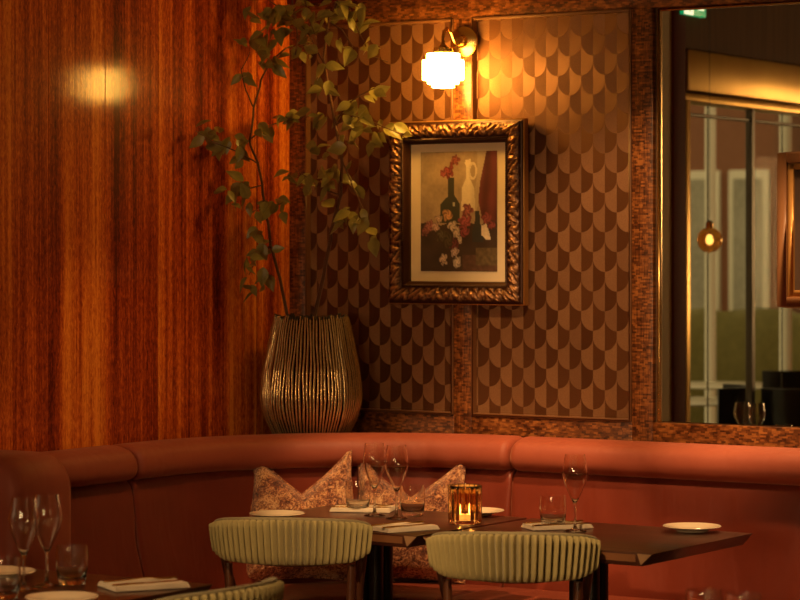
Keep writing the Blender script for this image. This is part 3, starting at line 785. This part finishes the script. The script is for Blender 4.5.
def napkin(label,c,w,d,rz):
    root=thing('napkin',label,'napkin',(c[0],c[1],TZ),rz,'folded white napkins')
    rows=[]; nn=14
    def sec(y): # folded cross section in x-z: three plies wrapped at the left
        return None
    m=MB(); h=.004
    for L in range(3):
        z0=.0002+L*.0042; e=.004*L
        def wv(x,y): return .0012*noise.noise(Vector((x*14+L*3,y*14,rz*5)))
        rowsT=[];rowsB=[]
        for i in range(nn+1):
            x=-w/2+e*.3+(w-e)*i/nn
            rowsT.append([(x,-d/2+e*.5+(d-e)*j/8, z0+.0038+max(-.0006,wv(x,j))) for j in range(9)])
            rowsB.append([(x,-d/2+e*.5+(d-e)*j/8, z0) for j in range(9)])
        m.grid(rowsT); m.grid(rowsB)
        per=[r[0] for r in rowsT]+rowsT[-1][1:]+[r[-1] for r in rowsT[-2::-1]]+rowsT[0][-2::-1]
        perB=[r[0] for r in rowsB]+rowsB[-1][1:]+[r[-1] for r in rowsB[-2::-1]]+rowsB[0][-2::-1]
        m.grid([per,perB])
    m.build('cloth',M['napkin'],root,angle=60)
    return root
ZN=TZ+.0130
def knife(label,loc,rz,group):
    root=thing('table_knife',label,'knife',loc,rz,group)
    m=MB(); R=[]
    for x,w_,t_ in ((-.105,.004,.003),(-.10,.0065,.004),(-.05,.0062,.004),(-.01,.0045,.003)): R.append([(x,-w_,0),(x,w_,0),(x,w_,t_),(x,-w_,t_)])
    m.grid(R,closed_u=True,cap=True); m.build('handle',M['brass'],root,bevel=.001)
    m=MB(); R=[]
    for x,y0,y1 in ((-.01,-.004,.004),(.0,-.008,.006),(.05,-.010,.006),(.085,-.008,.006),(.103,.001,.006)): R.append([(x,y0,.0006),(x,y1,.0006),(x,y1,.0022),(x,y0,.0022)])
    m.grid(R,closed_u=True,cap=True); m.build('blade',M['brass'],root); return root
def fork(label,loc,rz,group):
    root=thing('table_fork',label,'fork',loc,rz,group)
    m=MB(); R=[]
    for x,w_,z_ in ((-.10,.005,.0),(-.095,.007,.0),(-.04,.004,.002),(.01,.003,.006),(.03,.005,.006),(.04,.011,.004),(.055,.0125,.002)): R.append([(x,-w_,z_),(x,w_,z_),(x,w_,z_+.003),(x,-w_,z_+.003)])
    m.grid(R,closed_u=True,cap=True); m.build('handle',M['brass'],root,bevel=.0008)
    for k_ in range(4):
        y=-.0105+.007*k_; MB().tube([(.054,y,.0035),(.075,y,.0025),(.10,y*.9,.0055)],[.0017,.0016,.0008],6).build('tine',M['brass'],root)
    return root
N=[('folded white napkin at the near edge of the cushion table, under cutlery',(1.165,-1.06),.14,.20,math.radians(-24),'near napkin on the cushion table'),
   ('folded white napkin behind the tulip glass pair',(.735,-.625),.13,.21,math.radians(-68),'napkin behind the tulip glasses'),
   ('folded white napkin behind the tumbler on the right table',(1.568,-.755),.105,.21,math.radians(-38),'napkin on the right table'),
   ('folded white napkin on the left foreground table, under cutlery',(1.325,-2.62),.145,.21,math.radians(-32),'napkin on the left foreground table')]
kn=fk=None
for lab,c,w_,d_,rz,where in N:
    napkin(lab,c,w_,d_,rz)
    ax=rz+PI/2; sx,sy=math.cos(rz)*.03,math.sin(rz)*.03
    lk='brass table knife lying on the '+where; lfk='brass table fork lying on the '+where
    a=(c[0]+sx,c[1]+sy,ZN); b=(c[0]-sx,c[1]-sy,ZN)
    if kn is None: kn=knife(lk,a,ax+.12,'brass knives on napkins'); fk=fork(lfk,b,ax-.10,'brass forks on napkins')
    else: dup(kn,lk,a,ax+.12); dup(fk,lfk,b,ax-.10)

# candle holder
cp=put(465,523.5)
ch=thing('candle_holder','amber ribbed glass candle holder glowing between the two set tables','candle holder',cp)
def rib(r,z,a,j): return r+(.0045*abs(math.sin(a*9))**.8 if 1<=j<=8 else 0)
o_=[(0,0),(.046,0),(.050,.003),(.0515,.02),(.0515,.05),(.0515,.09),(.0515,.115),(.0525,.124),(.0505,.1265)]
i_=[(.047,.124),(.0465,.09),(.0465,.03),(.045,.016),(0,.014)]
MB().lathe(o_+i_,132,rfun=rib).build('glass_body',M['amber'],ch,angle=80)
tl=thing('tealight','lit tealight candle inside the amber ribbed glass holder','candle',cp+Vector((0,0,.0145)))
MB().lathe([(0,0),(.0195,0),(.0195,.016),(.018,.016),(0,.0145)],28).build('wax',M['wax'],tl)
MB().lathe([(.0004,.0145),(.003,.018),(.0052,.026),(.0045,.034),(.002,.044),(.0003,.051)],14).build('flame',M['flame'],tl)

# ================================================================== SEEN IN THE MIRROR
# exit sign on the soffit
es=thing('exit_sign','green illuminated exit sign with a running figure, seen at the top of the mirror','sign',(.002,-3.47,2.815))
MB().box((0,-.13,0),(.03,.13,.20)).build('panel',M['signgreen'],es,bevel=.004)
m=MB(); m.box((.03,.02,.0),(.0315,.125,.19)); m.build('door_symbol',M['signwhite'],es,smooth=False)
m=MB(); x0=.0316
m.lathe([(0,0),(.014,0),(.014,.001),(0,.001)],16); m.v=[(x0+.0004+c,(a+.09)*.78,b+.150) for a,b,c in m.v]
def limb(a,b,w):
    a=Vector((0,a[0]*.78,a[1])); b=Vector((0,b[0]*.78,b[1])); d=(b-a).normalized(); n_=Vector((0,-d.z,d.y))*w
    m.add([(x0,*(a+n_)[1:]),(x0,*(b+n_)[1:]),(x0,*(b-n_)[1:]),(x0,*(a-n_)[1:])],[(0,1,2,3)])
limb((.095,.135),(.105,.075),.014); limb((.105,.08),(.075,.05),.008); limb((.075,.05),(.08,.015),.007); limb((.105,.08),(.13,.05),.008); limb((.13,.05),(.165,.045),.007); limb((.095,.13),(.06,.105),.006); limb((.10,.13),(.135,.12),.006)
m.build('running_figure',M['signgreen'],es,smooth=False,fix=False)
m=MB(); m.add([(x0,-.10,.03),(x0,-.10,.16),(x0,-.03,.16),(x0,-.03,.03)],[(0,1,2,3)]); m.build('arrow_symbol',M['signwhite'],es,smooth=False,fix=False)
# pendant near the window: on the reflected ray at pixel 706
def refl(px,py,d):
    p=at_d(px,py,d); return Vector((p.x,-p.y,p.z))
pp=refl(706,240,12.3)
pd=thing('pendant_lamp','round smoked glass pendant lamp reflected in the mirror','lamp',pp)
MB().lathe([(.0,-.062),(.03,-.055),(.052,-.033),(.062,0),(.052,.033),(.03,.055),(.012,.061),(.0,.062)],28).build('globe',M['smoke'],pd)
MB().lathe([(0,-.02),(.012,-.014),(.016,0),(.010,.02),(0,.024)],14).build('bulb',M['bulb'],pd)
MB().lathe([(0,.058),(.018,.058),(.018,.085),(.006,.095),(0,.095)],16).build('cap',M['brass'],pd)
MB().tube([(0,0,.09),(0,0,CZ-pp.z)],.0014,6).build('cord',M['black'],pd)
# terrace outside the window
M['paving']=fabric('stone_paving',(.20,.16,.09),(.30,.24,.14),.8,15,.2)
M['facade1']=fabric('pale_render',(.48,.42,.28),(.60,.52,.36),.8,6,.1)
M['facade2']=fabric('brown_brick',(.20,.085,.05),(.30,.14,.08),.8,10,.2)
M['hedge']=fabric('hedge_green',(.07,.06,.016),(.20,.175,.055),.8,14,.8)
M['stone']=simple('pale_stone_top',(.50,.46,.36),.25)
M['skyglass']=fabric('pale_window_panes',(.10,.09,.06),(.62,.60,.50),.15,1.6,.0)  # pale sky reflection put into the pane colour
M['offwhite']=simple('white_post',(.75,.72,.6),.5)
struct(MB().box((-14,-20,-.1),(-.2,4,0)).build('terrace_paving',M['paving'],smooth=False))
def house(label,x,y0,y1,h,mat,cols,rows_):
    root=thing('building',label,'building',((y0+y1)/2,x,0),PI/2); hw=(y1-y0)/2
    MB().box((-2,-hw,0),(0,hw,h)).build('walls',mat,root,smooth=False)
    for i in range(cols):
        for j in range(rows_):
            yc=-hw+(i+.5)*2*hw/cols; zc=.9+j*2.6
            f_=MB().box((-.02,yc-.20,zc),(.05,yc+.20,zc+1.5)).build('window',M['offwhite'],root,bevel=.01,seg=1)
            MB().box((.0,yc-.15,zc+.08),(.055,yc+.15,zc+1.42)).build('pane',M['skyglass'],f_,smooth=False)
    MB().box((-2,-hw-.05,h),(.1,hw+.05,h+.2)).build('cornice',M['offwhite'],root,bevel=.02)
hr=refl(745,250,24.0)
house('brown brick building across the terrace, reflected in the mirror',hr.y,hr.x-4.2,hr.x+.28,6.5,M['facade2'],9,2)
house('pale rendered building across the terrace, reflected in the mirror',hr.y-.6,hr.x+.5,hr.x+3.7,6.0,M['facade1'],3,2)
hc=refl(745,250,21.3)
hd=MB(); rows=[]
for i in range(80):
    xv=hc.x-4+6.5*i/79; rows.append([(xv, hc.y+.22*math.cos(a)+.08*noise.noise(Vector((xv*5,a*2,1))), .55+(.62+.1*noise.noise(Vector((xv*3,0,4))))*math.sin(a)) for a in [2*PI*k_/18 for k_ in range(18)]])
tag(hd.grid(rows,closed_u=True,cap=True).build('hedge',M['hedge']),'green clipped hedge along the terrace, reflected in the mirror','hedge')
for i,(yv,xv,lab) in enumerate(((refl(708,250,18.9).y,refl(708,250,18.9).x,'white terrace post beyond the pendant lamp, reflected in the mirror'),(refl(783,250,16.8).y,refl(783,250,16.8).x,'white terrace post beyond the mullion, reflected in the mirror'))):
    tag(MB().lathe([(.06,0),(.06,.05),(.04,.08),(.04,3.2),(.055,3.25),(.055,3.3)],16).build('post',M['offwhite'],loc=(xv,yv,0)),lab,'post')
def ttable(label,loc):
    root=thing('terrace_table',label,'table',loc,0,'round terrace tables')
    MB().lathe([(.0,.73),(.39,.73),(.40,.738),(.39,.746),(0,.746)],36).build('tabletop',M['stone'],root)
    MB().lathe([(.22,0),(.22,.015),(.03,.03),(.025,.72)],24).build('pedestal',M['black'],root); return root
def tchair(label,loc,rz):
    root=thing('terrace_chair',label,'chair',loc,rz,'black terrace chairs')
    MB().box((-.22,-.22,.42),(.22,.22,.47)).build('seat',M['black'],root,bevel=.02)
    rows=[]
    for i in range(13):
        a=-1.3+2.6*i/12; rows.append([(.25*math.sin(a),-.23*math.cos(a),.47),(.27*math.sin(a),-.25*math.cos(a),.91),(.24*math.sin(a),-.22*math.cos(a),.91),(.22*math.sin(a),-.20*math.cos(a),.47)])
    MB().grid(rows,closed_u=True,cap=True).build('backrest',M['black'],root)
    for sx in (-1,1):
        for sy in (-1,1): MB().tube([(sx*.18,sy*.18,.43),(sx*.2,sy*.2,0)],.013,8).build('leg',M['black'],root)
    return root
def rxy(px,d,z=0): p=refl(px,250,d); return (p.x,p.y,z)
tt=ttable('white topped terrace table farther from the window, reflected in the mirror',rxy(722,17.2))
dup(tt,'white topped terrace table just outside the window, reflected in the mirror',rxy(676,15.4))
dup(tt,'white topped terrace table beyond the mullion, reflected in the mirror',rxy(866,16.2))
tc=tchair('black terrace chair between the two white tables, reflected in the mirror',rxy(776,15.9),1.8)
dup(tc,'black terrace chair just outside the window glass, reflected in the mirror',rxy(706,13.9),1.2)
dup(tc,'black terrace chair beyond the mullion, reflected in the mirror',rxy(800,13.8),2.4)

# ================================================================== LIGHT
def spot(name,loc,target,e,ang,col=(1,.57,.24),blend=.6,r=.05):
    l=bpy.data.lights.new(name,'SPOT'); l.energy=e; l.color=col; l.spot_size=math.radians(ang); l.spot_blend=blend; l.shadow_soft_size=r
    o=bpy.data.objects.new(name,l); COL.objects.link(o); o.location=loc
    o.rotation_euler=(Vector(target)-Vector(loc)).to_track_quat('-Z','Y').to_euler(); return o
spot('downlight',(2.45,-.46,2.97),(2.45,-.13,.95),235,50)
spot('downlight',(1.35,-1.05,2.97),(.95,-.42,.7),200,36)
spot('downlight',(2.05,-1.75,2.97),(1.5,0,1.35),190,38)
spot('downlight',(2.3,-3.3,2.97),(1.45,-1.3,.74),270,30)
spot('downlight',(1.5,-3.9,2.97),(1.3,-2.9,.75),110,45)
spot('downlight',(1.25,-1.95,2.97),(.30,-1.05,.80),45,40)  # added spot without a fixture, brightens the left banquette
spot('downlight',(4.0,-5.0,2.97),(3.9,-5.0,0),120,110)
spot('downlight',(6.5,-4.0,2.97),(6.5,-4.0,0),120,110)

w=bpy.data.worlds.new('dusk_sky'); S.world=w; w.use_nodes=True
bg=w.node_tree.nodes['Background']; bg.inputs[0].default_value=(1.0,.80,.45,1); bg.inputs[1].default_value=.8
S.view_settings.view_transform='Standard'; S.view_settings.look='None'; S.view_settings.gamma=1; S.view_settings.exposure=.15
